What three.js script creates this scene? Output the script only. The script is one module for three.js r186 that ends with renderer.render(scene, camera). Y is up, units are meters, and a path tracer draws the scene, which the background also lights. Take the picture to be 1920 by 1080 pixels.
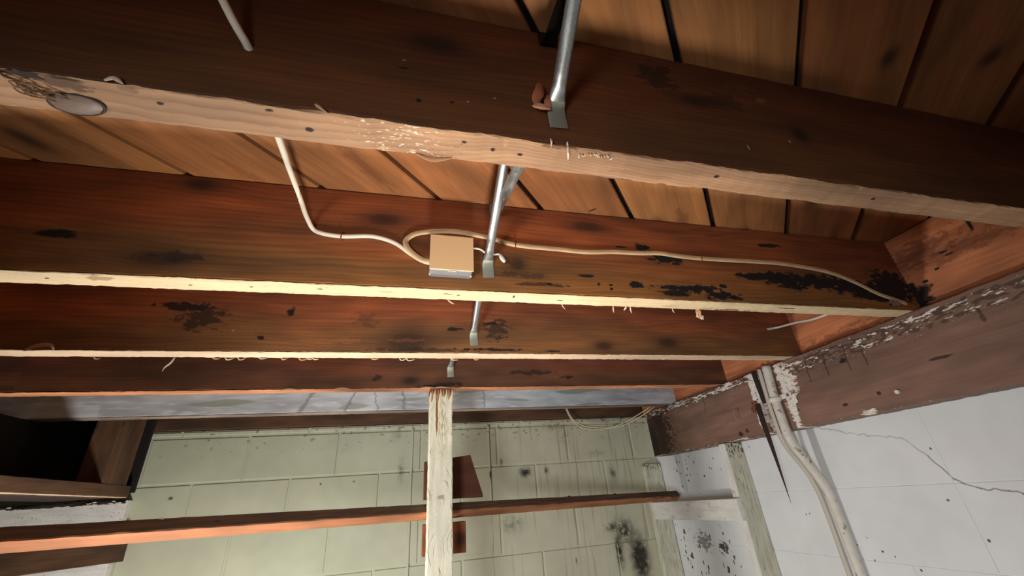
import * as THREE from 'three';
import { RoundedBoxGeometry } from 'three/addons/geometries/RoundedBoxGeometry.js';
import { mergeGeometries } from 'three/addons/utils/BufferGeometryUtils.js';
import { createNoise2D, createNoise3D } from 'simplex-noise';

// ---------------------------------------------------------------- camera, light, exposure
// Every height below is measured from the lens, which is EYE above the floor. Metres.
const EYE = 1.45;
const scene = new THREE.Scene();
scene.background = new THREE.Color(0x000000);
const camera = new THREE.PerspectiveCamera(69.82, 1920 / 1080, 0.02, 20);
camera.position.set(0, EYE, 0);
camera.rotation.order = 'YXZ';
camera.rotation.set(0.471965, -0.27339, -0.079084);
scene.add(camera);

const renderer = new THREE.WebGLRenderer({ antialias: true });
renderer.toneMapping = THREE.LinearToneMapping;
renderer.toneMappingExposure = 1.0;
renderer.outputColorSpace = THREE.SRGBColorSpace;
renderer.shadowMap.enabled = true;

// work lamp standing low on the left, under the fourth joist
const lamp = new THREE.PointLight(new THREE.Color(1.0, 0.96, 0.9), 4.0, 0, 2);
lamp.position.set(-0.6, EYE - 0.75, -1.36);
lamp.castShadow = true; lamp.shadow.radius = 4;
scene.add(lamp);
// added unseen spot pointing up between the first and second joists to brighten them
const upFill = new THREE.SpotLight(new THREE.Color(1.0, 0.92, 0.8), 3.3, 0, 0.76, 1.0, 2);
upFill.position.set(0.06, EYE - 0.48, -0.46);
upFill.target.position.set(0.10, EYE + 0.5, -0.86);
upFill.castShadow = true; upFill.shadow.radius = 3;
scene.add(upFill, upFill.target);
// added unseen spot, low behind the camera at left, brightening walls and posts
const fill = new THREE.SpotLight(new THREE.Color(0.93, 0.97, 1.0), 8.2, 0, 0.7, 1.0, 2);
fill.position.set(-0.7, EYE - 0.35, 0.6);
fill.target.position.set(0.75, EYE - 0.25, -1.7);
fill.castShadow = true; fill.shadow.radius = 10;
scene.add(fill, fill.target);

// ---------------------------------------------------------------- helpers
let seedState = 12345;
const rnd = () => { seedState = (seedState + 0x6d2b79f5) | 0; let t = Math.imul(seedState ^ (seedState >>> 15), 1 | seedState); t = (t + Math.imul(t ^ (t >>> 7), 61 | t)) ^ t; return ((t ^ (t >>> 14)) >>> 0) / 4294967296; };
const n2 = createNoise2D(rnd);
const n3 = createNoise3D(rnd);
const clamp = (x, a = 0, b = 1) => Math.min(b, Math.max(a, x));
const sstep = (a, b, x) => { const t = clamp((x - a) / (b - a)); return t * t * (3 - 2 * t); };
const mix = (a, b, t) => a + (b - a) * t;
const V = (x, y, z) => new THREE.Vector3(x, y + EYE, z);
const used = new Map();
function numbered(n) { const k = used.get(n) ?? 0; used.set(n, k + 1); return k ? n + '_' + String(k).padStart(3, '0') : n; }
function shadow(m) { m.castShadow = true; m.receiveShadow = true; return m; }
function thing(name, label, category, pos, group) {
  const o = new THREE.Group(); o.name = numbered(name); o.position.copy(pos); scene.add(o);
  o.userData = { label, category }; if (group) o.userData.group = group; return o;
}
function part(name, geo, mat, parent, pos, label) {
  const m = shadow(new THREE.Mesh(geo, mat)); m.name = numbered(name); if (pos) m.position.set(...pos);
  parent.add(m); if (label) m.userData.label = label; return m;
}
function single(name, geo, mat, label, category, pos, group) {
  const m = shadow(new THREE.Mesh(geo, mat)); m.name = numbered(name); if (pos) m.position.copy(pos); scene.add(m);
  m.userData = { label, category }; if (group) m.userData.group = group; return m;
}
function structure(name, parts = true) { const g = new THREE.Group(); g.name = name; g.userData.kind = 'structure'; scene.add(g); return g; }

function tex(W, H, wm, hm, fn, srgb = true) {
  const d = new Uint8Array(W * H * 4), c = [0, 0, 0];
  for (let j = 0; j < H; j++) for (let i = 0; i < W; i++) {
    fn((i + 0.5) / W * wm, (j + 0.5) / H * hm, c);
    const o = (j * W + i) * 4; d[o] = clamp(c[0], 0, 255); d[o + 1] = clamp(c[1], 0, 255); d[o + 2] = clamp(c[2], 0, 255); d[o + 3] = 255;
  }
  const t = new THREE.DataTexture(d, W, H, THREE.RGBAFormat);
  t.wrapS = t.wrapT = THREE.RepeatWrapping; t.magFilter = THREE.LinearFilter; t.minFilter = THREE.LinearMipmapLinearFilter; t.generateMipmaps = true;
  if (srgb) t.colorSpace = THREE.SRGBColorSpace;
  t.repeat.set(1 / wm, 1 / hm); t.needsUpdate = true; return t;
}
// one blotch with a ragged edge: 0..1
function blot(u, v, s) {
  const dx = (u - s[0]) / s[2], dy = (v - s[1]) / s[3];
  const q = dx * dx + dy * dy; if (q > 5) return 0;
  const rag = s[5] ?? 0.5;
  const e = Math.sqrt(q) + rag * (n2(u * 24 + s[0] * 9, v * 50) * 0.5 + n2(u * 70, v * 150 + s[1] * 5) * 0.28 + n2(u * 150, v * 300) * 0.12);
  return sstep(1.15, 0.72, e) * (s[4] ?? 1);
}
// grain along u; knots [u, v, ru, rv]; stains [u, v, ru, rv, strength, ragged]
function wood(o) {
  const { c0, c1, knots = [], stains = [], stain = [16, 9, 7], freq = 26, seed = 0, over, mottle = 0.16 } = o;
  return (u, v, c) => {
    let vv = v + n2(u * 1.1 + seed, v * 5) * 0.02 + n2(u * 3.5 + seed * 2, v * 9) * 0.005, kd = 0, ringk = 0, kr = 0;
    for (const k of knots) {
      const du = (u - k[0]) / (k[2] * 2.4), dv = (v - k[1]) / (k[3] * 2.2), q = du * du + dv * dv;
      if (q > 6) continue;
      const e = Math.exp(-q * 1.4);
      vv += (v - k[1] >= 0 ? 1 : -1) * -0.5 * k[3] * e;
      const r = Math.hypot((u - k[0]) / k[2], (v - k[1]) / k[3]);
      const w = sstep(1.25, 0.75, r); if (w > ringk) { ringk = w; kr = r; }
      kd = Math.max(kd, 0.75 * Math.exp(-q * 2.6));
    }
    const ph = vv * freq * 4.2 + n2(u * 0.9 + seed * 3, vv * 7) * 1.5;
    let s = ph - Math.floor(ph); s = s * s;                                  // soft early wood, sharp late wood line
    if (ringk > 0) { const f = kr * 4 + n2(u * 50, v * 50) * 0.4; s = mix(s, f - Math.floor(f), ringk); }
    const fine = n2(u * 9 + seed, v * 520), mid = n2(u * 2.6, v * 75 + seed), big = n2(u * 1.6 + seed * 5, v * 9), big2 = n2(u * 6, v * 22 + seed);
    const low = o.low ? sstep(0.15, 0.04, v + 0.03 * big) * o.low : 0;
    let t = clamp(0.32 + (o.ring ?? 0.26) * s * (1 + 1.6 * ringk) + 0.09 * fine + (o.streak ?? 0.17) * mid);
    let k = 1 + mottle * big + mottle * 0.55 * big2;
    k *= 1 - 0.62 * kd;
    for (let i = 0; i < 3; i++) c[i] = mix(c1[i], c0[i], t) * k;
    if (low) { c[0] *= 1 - 0.07 * low; c[1] *= 1 + 0.14 * low; c[2] *= 1 + 0.12 * low; }
    for (const st of stains) { const a = blot(u, v, st); if (a > 0) for (let i = 0; i < 3; i++) c[i] = mix(c[i], (st[6] ?? stain)[i], a); }
    if (over) over(u, v, c);
  };
}
const mat = (map, o = {}) => new THREE.MeshStandardMaterial({ map, roughness: 0.82, ...o });
function bumped(map, scale, o = {}) {
  const b = map.clone(); b.colorSpace = THREE.NoColorSpace; b.needsUpdate = true;
  return mat(map, { bumpMap: b, bumpScale: scale, ...o });
}
const plain = (hex, o = {}) => new THREE.MeshStandardMaterial({ color: hex, roughness: 0.7, ...o });

// a sawn timber along X, centred; worn arrises; uv in metres (u along, v up the face, then across the underside)
function timber(L, H, D, { n = 60, c = 0.003, amp = 0.0012, seed = 0, uo = 0, vo = 0, taper = 1, twist = 0 } = {}) {
  const h = H / 2, d = D / 2, cc = Math.min(c, H * 0.3, D * 0.3);
  const pts = [[-h + cc, d], [h - cc, d], [h, d - cc], [h, -d + cc], [h - cc, -d], [-h + cc, -d], [-h, -d + cc], [-h, d - cc]]; // (y, z), starting on the front face
  const P = (i, k) => {
    const x = -L / 2 + L * i / n; let [y, z] = pts[k % 8];
    const f = mix(1, taper, i / n);
    y *= f; z *= f;
    const a = n2(x * 11 + seed * 13, (k % 8) * 3.7) + 0.6 * n2(x * 47 + seed, (k % 8) * 5.1);
    y += -Math.sign(pts[k % 8][0]) * Math.abs(a) * amp; z += n2(x * 9 + seed * 7, (k % 8) * 2.2 + 50) * amp * 0.8;
    if (twist) { const w = twist * (i / n); const y2 = y * Math.cos(w) - z * Math.sin(w); z = y * Math.sin(w) + z * Math.cos(w); y = y2; }
    return [x, y, z];
  };
  const pos = [], uv = [], idx = [];
  for (let k = 0; k < 8; k++) {
    const b = pos.length / 3;
    for (let i = 0; i <= n; i++) for (const kk of [k, k + 1]) {
      const p = P(i, kk); pos.push(...p);
      const [y, z] = pts[kk % 8];
      const v = (k === 0 || k === 4 || k === 1 || k === 3) ? y + h : k === 2 ? z + d : H + (d - z);
      uv.push(p[0] + L / 2 + uo, v + vo);
    }
    for (let i = 0; i < n; i++) { const a = b + i * 2; idx.push(a, a + 2, a + 1, a + 1, a + 2, a + 3); }
  }
  for (const i of [0, n]) {
    const b = pos.length / 3;
    pos.push(i ? L / 2 : -L / 2, 0, 0); uv.push(uo, vo + h);
    for (let k = 0; k < 8; k++) { pos.push(...P(i, k)); uv.push(pts[k][1] + uo, pts[k][0] + h + vo); }
    for (let k = 0; k < 8; k++) { const q = b + 1 + k, r = b + 1 + (k + 1) % 8; i ? idx.push(b, q, r) : idx.push(b, r, q); }
  }
  const g = new THREE.BufferGeometry();
  g.setAttribute('position', new THREE.Float32BufferAttribute(pos, 3)); g.setAttribute('uv', new THREE.Float32BufferAttribute(uv, 2)); g.setIndex(idx);
  g.computeVertexNormals();
  // make sure that the faces look outward
  const nn = g.attributes.normal; if (nn.getZ(2) < 0) { for (let i = 0; i < idx.length; i += 3) { const t = idx[i + 1]; idx[i + 1] = idx[i + 2]; idx[i + 2] = t; } g.setIndex(idx); g.computeVertexNormals(); }
  return g;
}
// uv in metres by dominant normal, from the position plus an offset
function planar(g, ox = 0, oy = 0, oz = 0) {
  const p = g.attributes.position, n = g.attributes.normal, uv = new Float32Array(p.count * 2);
  for (let i = 0; i < p.count; i++) {
    const ax = Math.abs(n.getX(i)), ay = Math.abs(n.getY(i)), az = Math.abs(n.getZ(i));
    const x = p.getX(i) + ox, y = p.getY(i) + oy, z = p.getZ(i) + oz;
    if (az >= ax && az >= ay) { uv[2 * i] = x; uv[2 * i + 1] = y; } else if (ax >= ay) { uv[2 * i] = z; uv[2 * i + 1] = y; } else { uv[2 * i] = x; uv[2 * i + 1] = z; }
  }
  g.setAttribute('uv', new THREE.BufferAttribute(uv, 2)); return g;
}
// sweep an oval (half widths a across, b along the face normal N) along points
function sweep(points, a, b, N = new THREE.Vector3(0, 0, 1), { seg = 80, sides = 10, round = true, tension = 0.5, scale } = {}) {
  const curve = new THREE.CatmullRomCurve3(points, false, 'centripetal', tension), pos = [], uv = [], idx = [];
  for (let i = 0; i <= seg; i++) {
    const t = i / seg, p = curve.getPointAt(t), T = curve.getTangentAt(t);
    const nn = N.clone().addScaledVector(T, -N.dot(T)); if (nn.lengthSq() < 1e-6) nn.set(1, 0, 0); nn.normalize();
    const lat = new THREE.Vector3().crossVectors(T, nn), s = scale ? scale(t) : 1;
    for (let k = 0; k <= sides; k++) {
      const q = k / sides * Math.PI * 2, w = p.clone().addScaledVector(lat, Math.cos(q) * a * s).addScaledVector(nn, Math.sin(q) * b * s);
      pos.push(w.x, w.y, w.z); uv.push(t * curve.getLength(), k / sides * 0.03);
    }
  }
  const R = sides + 1;
  for (let i = 0; i < seg; i++) for (let k = 0; k < sides; k++) { const q = i * R + k; idx.push(q, q + 1, q + R, q + 1, q + R + 1, q + R); }
  for (const i of [0, seg]) { const c = pos.length / 3, p = curve.getPointAt(i / seg); pos.push(p.x, p.y, p.z); uv.push(0, 0); for (let k = 0; k < sides; k++) { const q = i * R + k; i ? idx.push(c, q, q + 1) : idx.push(c, q + 1, q); } }
  const g = new THREE.BufferGeometry();
  g.setAttribute('position', new THREE.Float32BufferAttribute(pos, 3)); g.setAttribute('uv', new THREE.Float32BufferAttribute(uv, 2)); g.setIndex(idx);
  g.computeVertexNormals(); return g;
}
// points in lens coordinates -> local to the origin o
const local = (list, o) => list.map((p) => new THREE.Vector3(p[0] - o[0], p[1] - o[1], p[2] - o[2]));
// a thin splinter or flake: curved tapering sliver through points
const sliver = (list, w, t, N) => sweep(list.map((p) => new THREE.Vector3(...p)), w, t, N, { seg: 12, sides: 5, scale: (q) => 0.25 + 0.95 * Math.sin(Math.PI * clamp(0.12 + q * 0.86)) });
// ragged flake: a bent irregular disc
function flake(w, h, t, seed) {
  const g = new THREE.IcosahedronGeometry(0.5, 2), p = g.attributes.position;
  for (let i = 0; i < p.count; i++) {
    const x = p.getX(i), y = p.getY(i), z = p.getZ(i), k = 1 + 0.45 * n3(x * 2.4 + seed, y * 2.4, z * 2.4);
    p.setXYZ(i, x * w * k, y * h * k, z * t * k + n2(x * 3 + seed, y * 3) * Math.max(w, h) * 0.12);
  }
  g.computeVertexNormals(); return g;
}

// ---------------------------------------------------------------- materials
const TOP = 0.624, BOT = 0.39, THICK = 0.045;          // underside of the boards, underside of the joists
const RIM = 1.415, LEFT = -2.0, BACK = -2.34, RIGHT = 1.455, FRONT = 1.6;
const FACE = 0.234;
const dark0 = [92, 46, 26], dark1 = [136, 76, 46];
// joist faces, each with its own marks; u = x + 0.8 - 0 at the texture's left edge
const U0 = 1.15, JW = 2.6;
const x2u = (x) => x + U0;
const marks = (list) => list.map(([x, y, ru, rv, s, r, col]) => [x2u(x), y - BOT, ru, rv, s ?? 1, r ?? 0.6, col]);
const kn = (list) => list.map(([x, y, ru, rv]) => [x2u(x), y - BOT, ru, rv]);
const sootEdge = [10, 6, 5];
const joistTex = [
  tex(1024, 128, JW, FACE, wood({ c0: dark0, c1: dark1, seed: 9 })),
  tex(2048, 256, JW, FACE, wood({ c0: [80, 40, 16], c1: [112, 62, 28], seed: 1, mottle: 0.13, low: 0.45, ring: 0.34,
    knots: kn([[0.42, 0.53, 0.03, 0.012], [0.02, 0.55, 0.03, 0.015], [0.60, 0.49, 0.012, 0.014]]),
    stains: [...marks([[-0.02, 0.49, 0.008, 0.002, 0.8], [0.0, 0.435, 0.003, 0.003, 0.9], [0.04, 0.44, 0.003, 0.002, 0.9], [0.36, 0.57, 0.03, 0.03, 0.5, 1], [0.47, 0.54, 0.03, 0.02, 0.3, 1]]),
      ...marks([[0.55, 0.56, 0.012, 0.006, 0.35, 1.2, [170, 140, 110]], [0.52, 0.585, 0.03, 0.01, 0.25, 1.5, [120, 100, 80]], [0.095, 0.46, 0.0015, 0.0015, 1, 0.2, [210, 170, 140]], [0.06, 0.445, 0.0015, 0.0015, 1, 0.2, [210, 150, 120]], [-0.02, 0.505, 0.003, 0.001, 1, 0.2, [180, 150, 120]], [0.48, 0.44, 0.0015, 0.005, 1, 0.6, [190, 150, 120]], [0.57, 0.47, 0.002, 0.003, 1, 0.3, [190, 150, 120]]])] })),
  tex(2048, 256, JW, FACE, wood({ c0: [110, 52, 22], c1: [154, 84, 42], seed: 2, freq: 22, low: 1, ring: 0.34,
    knots: kn([[-0.06, 0.555, 0.03, 0.014], [0.23, 0.464, 0.016, 0.014], [-0.417, 0.605, 0.022, 0.013], [0.42, 0.585, 0.04, 0.014], [-0.436, 0.43, 0.05, 0.014]]),
    stains: marks([[-0.602, 0.468, 0.03, 0.009, 1, 0.35], [-0.41, 0.435, 0.035, 0.011, 0.45, 1], [0.394, 0.444, 0.02, 0.0045, 1, 0.5], [0.519, 0.428, 0.021, 0.009, 1, 0.6], [0.30, 0.418, 0.007, 0.003, 1, 0.3], [0.45, 0.423, 0.006, 0.003, 1, 0.5], [0.42, 0.424, 0.004, 0.0045, 0.8, 0.4], [0.45, 0.413, 0.004, 0.003, 1, 0.5],
      [0.56, 0.535, 0.022, 0.011, 1, 0.7], [0.62, 0.505, 0.04, 0.012, 1, 0.9], [0.575, 0.502, 0.016, 0.003, 1, 0.7], [0.645, 0.494, 0.016, 0.004, 1, 0.7], [0.50, 0.532, 0.016, 0.003, 0.9, 0.5],
      [0.66, 0.425, 0.075, 0.010, 1, 1], [0.62, 0.412, 0.04, 0.008, 1, 0.8], [0.74, 0.409, 0.05, 0.011, 1, 1.1], [0.79, 0.404, 0.02, 0.006, 1, 1], [0.72, 0.43, 0.03, 0.004, 0.8, 0.8], [0.76, 0.437, 0.011, 0.006, 1, 0.4],
      [0.88, 0.472, 0.06, 0.012, 1, 0.8], [0.95, 0.470, 0.07, 0.02, 1, 0.8], [1.08, 0.468, 0.13, 0.020, 0.95, 0.9], [1.2, 0.455, 0.09, 0.024, 1, 0.8], [1.31, 0.44, 0.06, 0.03, 1, 0.6], [0.99, 0.45, 0.04, 0.012, 1, 0.8], [1.35, 0.47, 0.08, 0.05, 0.9, 0.7], [0.96, 0.575, 0.04, 0.006, 0.85, 0.6], [1.25, 0.43, 0.06, 0.012, 1, 0.8], [0.28, 0.415, 0.05, 0.004, 0.5, 1.2], [0.24, 0.437, 0.06, 0.006, 0.3, 1.4]]) })),
  tex(2048, 256, JW, FACE, wood({ c0: [106, 54, 28], c1: [146, 82, 48], seed: 3, freq: 20, low: 1, ring: 0.34,
    knots: kn([[0.0, 0.422, 0.05, 0.03], [0.86, 0.435, 0.035, 0.016], [0.62, 0.42, 0.025, 0.012]]),
    stains: [...marks([[-0.58, 0.515, 0.06, 0.012, 0.85, 0.8], [-0.53, 0.485, 0.05, 0.03, 0.55, 1.2], [-0.318, 0.512, 0.009, 0.010, 1, 0.8], [-0.32, 0.50, 0.006, 0.004, 1, 0.6], [0.135, 0.468, 0.024, 0.006, 0.9, 0.7], [0.267, 0.47, 0.035, 0.03, 0.5, 1.4], [0.25, 0.49, 0.03, 0.005, 0.85, 0.7], [0.25, 0.405, 0.1, 0.004, 0.8, 1], [0.44, 0.402, 0.03, 0.003, 0.8, 0.7], [0.05, 0.40, 0.12, 0.006, 0.4, 1.4], [-0.38, 0.43, 0.008, 0.006, 0.9, 0.7], [-0.12, 0.49, 0.03, 0.02, 0.2, 1.2]]),
      ...marks([[-0.59, 0.487, 0.018, 0.0015, 0.8, 0.9, [140, 100, 80]], [-0.2, 0.425, 0.09, 0.008, 0.35, 0.9, [190, 105, 60]], [0.0, 0.43, 0.05, 0.006, 0.3, 0.9, [170, 95, 60]], [-0.45, 0.45, 0.005, 0.003, 0.9, 0.6, [170, 120, 100]]])] })),
  tex(2048, 192, JW, FACE, wood({ c0: [92, 45, 28], c1: [124, 66, 44], seed: 4, low: 1, ring: 0.34,
    knots: kn([[0.02, 0.42, 0.02, 0.012]]),
    stains: marks([[0.11, 0.395, 0.05, 0.008, 0.9, 1], [0.16, 0.405, 0.06, 0.006, 0.6, 1.2], [-0.1, 0.43, 0.02, 0.01, 0.5, 1], [0.5, 0.45, 0.08, 0.01, 0.5, 1.2], [0.65, 0.43, 0.03, 0.008, 0.6, 1]]) })),
  // the whitewashed joist nearest the back wall
  tex(2048, 192, JW, FACE, wood({ c0: [186, 190, 196], c1: [206, 210, 214], seed: 5, mottle: 0.12, over: (u, v, c) => {
    const a = sstep(0.15, 0.75, n2(u * 4, v * 46) * 0.6 + n2(u * 13, v * 60) * 0.45); for (let i = 0; i < 3; i++) c[i] = mix(c[i], [236, 236, 238][i], a * 0.6);
    const b = sstep(0.55, 0.8, n2(u * 2.2 + 8, v * 18)); for (let i = 0; i < 3; i++) c[i] = mix(c[i], [150, 156, 138][i], b * 0.7);
    for (const [x, w, s] of [[-0.42, 0.012, -0.5], [-0.24, 0.009, -0.4], [0.18, 0.02, 0.2], [0.37, 0.006, 0], [0.0, 0.008, 0.1], [-0.12, 0.006, 0.2]]) {
      const e = Math.abs(u - x2u(x) + s * (v - 0.03) + n2(u * 20, v * 40) * 0.006) / w; const q = sstep(1, 0.3, e) * 0.65; for (let i = 0; i < 3; i++) c[i] = mix(c[i], [96, 92, 90][i], q * 0.55);
    }
  } })),
];
const joistMat = joistTex.map((t) => bumped(t, 0.0012));
// bare undersides
const speck = (list, col) => (u, v, c) => { for (const s of list) { const a = blot(u, v, s); if (a) for (let i = 0; i < 3; i++) c[i] = mix(c[i], (s[6] ?? col)[i], a); } };
const EH = 0.004;
const under = (list, zFront) => list.map(([x, z, rx, rz, s, r, col]) => [x2u(x), EH + (zFront - z), rx, rz, s ?? 1, r ?? 0.5, col]);
const flecks = (thr, col, k, band) => (u, v, c) => { const w = band ? Math.exp(-(((u - band[0]) / band[1]) ** 2)) : 1; const a = sstep(thr, thr + 0.12, (n2(u * 34, v * 240) * 0.6 + n2(u * 120, v * 420) * 0.4) * w); if (a) for (let i = 0; i < 3; i++) c[i] = mix(c[i], col[i], a * k); };
const f1 = flecks(0.36, [250, 242, 228], 0.9, [x2u(-0.02), 0.085]), f1d = flecks(0.5, [84, 52, 30], 0.9, [x2u(0.0), 0.13]);
const nails1 = speck(under([[-0.156, -0.356, 0.004, 0.002], [-0.119, -0.374, 0.004, 0.003], [0.093, -0.37, 0.003, 0.003], [0.129, -0.374, 0.003, 0.002], [0.056, -0.362, 0.003, 0.002], [-0.26, -0.365, 0.003, 0.002], [0.42, -0.366, 0.004, 0.003], [0.72, -0.37, 0.004, 0.003], [-0.345, -0.356, 0.02, 0.010, 0.8, 1.3, [92, 66, 48]], [-0.365, -0.352, 0.014, 0.005, 0.9, 1.4, [44, 26, 18]], [0.17, -0.352, 0.02, 0.003, 0.7, 1.5, [110, 70, 44]], [-0.28, -0.352, 0.01, 0.003, 0.6, 1.2, [120, 90, 70]], [0.3, -0.38, 0.06, 0.003, 0.4, 1.5, [150, 104, 74]]], -0.349), [40, 22, 14]);
const f2 = flecks(0.66, [120, 80, 50], 0.7), f3 = flecks(0.6, [150, 100, 70], 0.7, [x2u(-0.05), 0.5]);
const nails2 = speck(under([[-0.516, -0.775, 0.02, 0.008, 0.6, 1.5, [150, 116, 84]], [-0.6, -0.782, 0.003, 0.002], [-0.39, -0.785, 0.003, 0.002], [-0.29, -0.782, 0.003, 0.002], [-0.17, -0.779, 0.006, 0.002], [-0.05, -0.78, 0.02, 0.004, 0.5, 1, [190, 150, 110]], [0.08, -0.777, 0.012, 0.0015], [0.1, -0.781, 0.004, 0.002], [0.22, -0.775, 0.002, 0.006], [0.33, -0.784, 0.008, 0.002], [0.62, -0.79, 0.03, 0.006, 0.6, 1.4, [205, 170, 140]], [0.95, -0.776, 0.03, 0.002, 0.7, 1.2], [0.8, -0.8, 0.05, 0.003, 0.6, 1.3]], -0.7605), [60, 36, 22]);
const edgeTex = [
  null,
  tex(2048, 64, JW, 0.06, wood({ c0: [146, 106, 76], c1: [190, 150, 116], seed: 11, freq: 30, ring: 0.4, mottle: 0.14, over: (u, v, c) => { f1d(u, v, c); f1(u, v, c); nails1(u, v, c); } })),
  tex(2048, 64, JW, 0.06, wood({ c0: [214, 182, 138], c1: [238, 216, 178], seed: 12, freq: 30, mottle: 0.06, over: (u, v, c) => { f2(u, v, c); nails2(u, v, c); } })),
  tex(2048, 64, JW, 0.06, wood({ c0: [222, 184, 146], c1: [240, 214, 184], seed: 13, freq: 30, mottle: 0.08, over: f3 })),
  tex(1024, 64, JW, 0.06, wood({ c0: [196, 122, 80], c1: [222, 156, 112], seed: 14, freq: 30, mottle: 0.14 })),
  tex(1024, 64, JW, 0.06, wood({ c0: [130, 110, 98], c1: [170, 150, 136], seed: 15, freq: 30, mottle: 0.2 })),
];
edgeTex[0] = edgeTex[1];
const edgeMat = edgeTex.map((t) => bumped(t, 0.001, { roughness: 0.78 }));
// roof boards
const plankTex = [0, 1, 2].map((i) => tex(2048, 192, 2.4, 0.185, wood({ c0: [[150, 90, 50], [142, 85, 48], [158, 98, 54]][i], c1: [[190, 131, 82], [179, 120, 75], [196, 141, 90]][i], seed: 21 + i * 3, freq: [9, 7, 11][i], ring: 0.2, streak: 0.11, mottle: 0.12,
  knots: [[0.3, 0.06, 0.022, 0.012], [0.75, 0.13, 0.014, 0.009], [1.15, 0.05, 0.026, 0.012], [1.62, 0.11, 0.014, 0.011], [2.1, 0.07, 0.018, 0.009]].map(([u, v, a, b]) => [(u + i * 0.37) % 2.4, v, a, b]),
  stains: [[0.5 + i * 0.2, 0.09, 0.05, 0.012, 0.2, 0.8, [88, 40, 20]], [1.4 - i * 0.3, 0.12, 0.08, 0.014, 0.2, 0.8, [96, 44, 22]], [1.9, 0.05 + i * 0.03, 0.06, 0.012, 0.2, 0.8, [84, 40, 20]], [0.95, 0.10, 0.003, 0.012, 0.8, 0.5, [40, 20, 12]]] })));
const plankMat = [];
for (const t of plankTex) for (const k of [1, 0.9]) plankMat.push(bumped(t, 0.0015, { color: new THREE.Color(k, k * 0.985, k * 0.96) }));
const darkWoodTex = tex(1024, 256, 1.2, 0.3, wood({ c0: [66, 44, 28], c1: [92, 64, 42], seed: 41, mottle: 0.22, stains: [[0.3, 0.1, 0.08, 0.03, 0.5, 1.4], [0.8, 0.2, 0.1, 0.03, 0.5, 1.4]] }));
const darkWood = bumped(darkWoodTex, 0.0015);
const brownWood = bumped(tex(1024, 256, 1.2, 0.3, wood({ c0: [112, 66, 42], c1: [142, 92, 62], seed: 43, mottle: 0.2, knots: [[0.5, 0.12, 0.02, 0.012]], stains: [[0.2, 0.06, 0.06, 0.01, 0.5, 1.4, [40, 22, 16]], [0.9, 0.16, 0.08, 0.012, 0.4, 1.4, [44, 26, 18]]] })), 0.0015);
const rimTex = tex(1024, 128, 2.4, 0.236, wood({ c0: [176, 100, 62], c1: [214, 140, 96], seed: 45, freq: 14, mottle: 0.16,
  stains: [[1.75, 0.18, 0.004, 0.03, 0.9, 0.7], [1.74, 0.12, 0.12, 0.02, 0.3, 1.8, [96, 44, 30]], [1.62, 0.16, 0.08, 0.03, 0.35, 1.8, [96, 48, 34]], [1.67, 0.13, 0.012, 0.002, 0.9, 0.5], [1.68, 0.118, 0.014, 0.002, 0.9, 0.5], [1.64, 0.095, 0.006, 0.003, 0.9, 0.5], [1.60, 0.075, 0.008, 0.004, 0.9, 0.5], [1.55, 0.04, 0.05, 0.045, 0.95, 0.7], [1.3, 0.02, 0.2, 0.02, 0.4, 1.4, [120, 60, 36]]] }));
const rimMat = bumped(rimTex, 0.001);
const smudge = (u, v, s) => { const q = ((u - s[0]) / s[2]) ** 2 + ((v - s[1]) / s[3]) ** 2; if (q > 6) return 0; const n = 0.5 + 0.5 * n2(u * 24 + s[0], v * 24) + 0.35 * n2(u * 75, v * 60 + s[1]) + 0.2 * n2(u * 190, v * 190); return clamp(Math.exp(-q * 1.1) * (s[4] ?? 1) * mix(1, clamp(n * 1.3), 0.45 + 0.25 * (s[5] ?? 0.5))); };
const smudges = (list, col) => (u, v, c) => { for (const s of list) { const a = smudge(u, v, s); if (a > 0.004) for (let i = 0; i < 3; i++) c[i] = mix(c[i], (s[6] ?? col)[i], a); } };
const chalky = (list, col) => (u, v, c) => { for (const s of list) { const a = blot(u, v, s); if (a) for (let i = 0; i < 3; i++) c[i] = mix(c[i], (s[6] ?? col)[i], a); } };
// painted beam: brown paint, chipped white along its upper edge. u = z + 2.25, v = y - 0.154
const beamMarks = chalky([[0.72, 0.02, 0.012, 0.009, 0.9, 0.5, [44, 22, 14]], [0.76, 0.03, 0.009, 0.008, 0.8, 0.6, [50, 26, 16]], [0.83, 0.105, 0.012, 0.003, 0.9, 0.6, [52, 26, 18]], [0.1, 0.1, 0.14, 0.16, 0.75, 0.7, [44, 28, 22]], [0.06, 0.05, 0.05, 0.1, 0.8, 0.7, [26, 16, 13]], [1.2, 0.04, 0.01, 0.004, 0.9, 0.5, [44, 22, 16]], [1.02, 0.06, 0.012, 0.004, 0.7, 0.8, [54, 28, 20]], [1.31, 0.05, 0.006, 0.006, 0.9, 0.4, [52, 24, 16]], [1.5, 0.1, 0.03, 0.004, 0.8, 0.6, [54, 32, 26]], [1.62, 0.17, 0.004, 0.02, 0.6, 0.9, [60, 36, 28]], [1.25, 0.17, 0.012, 0.008, 1, 0.5, [36, 20, 16]]], [50, 30, 22]);
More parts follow.
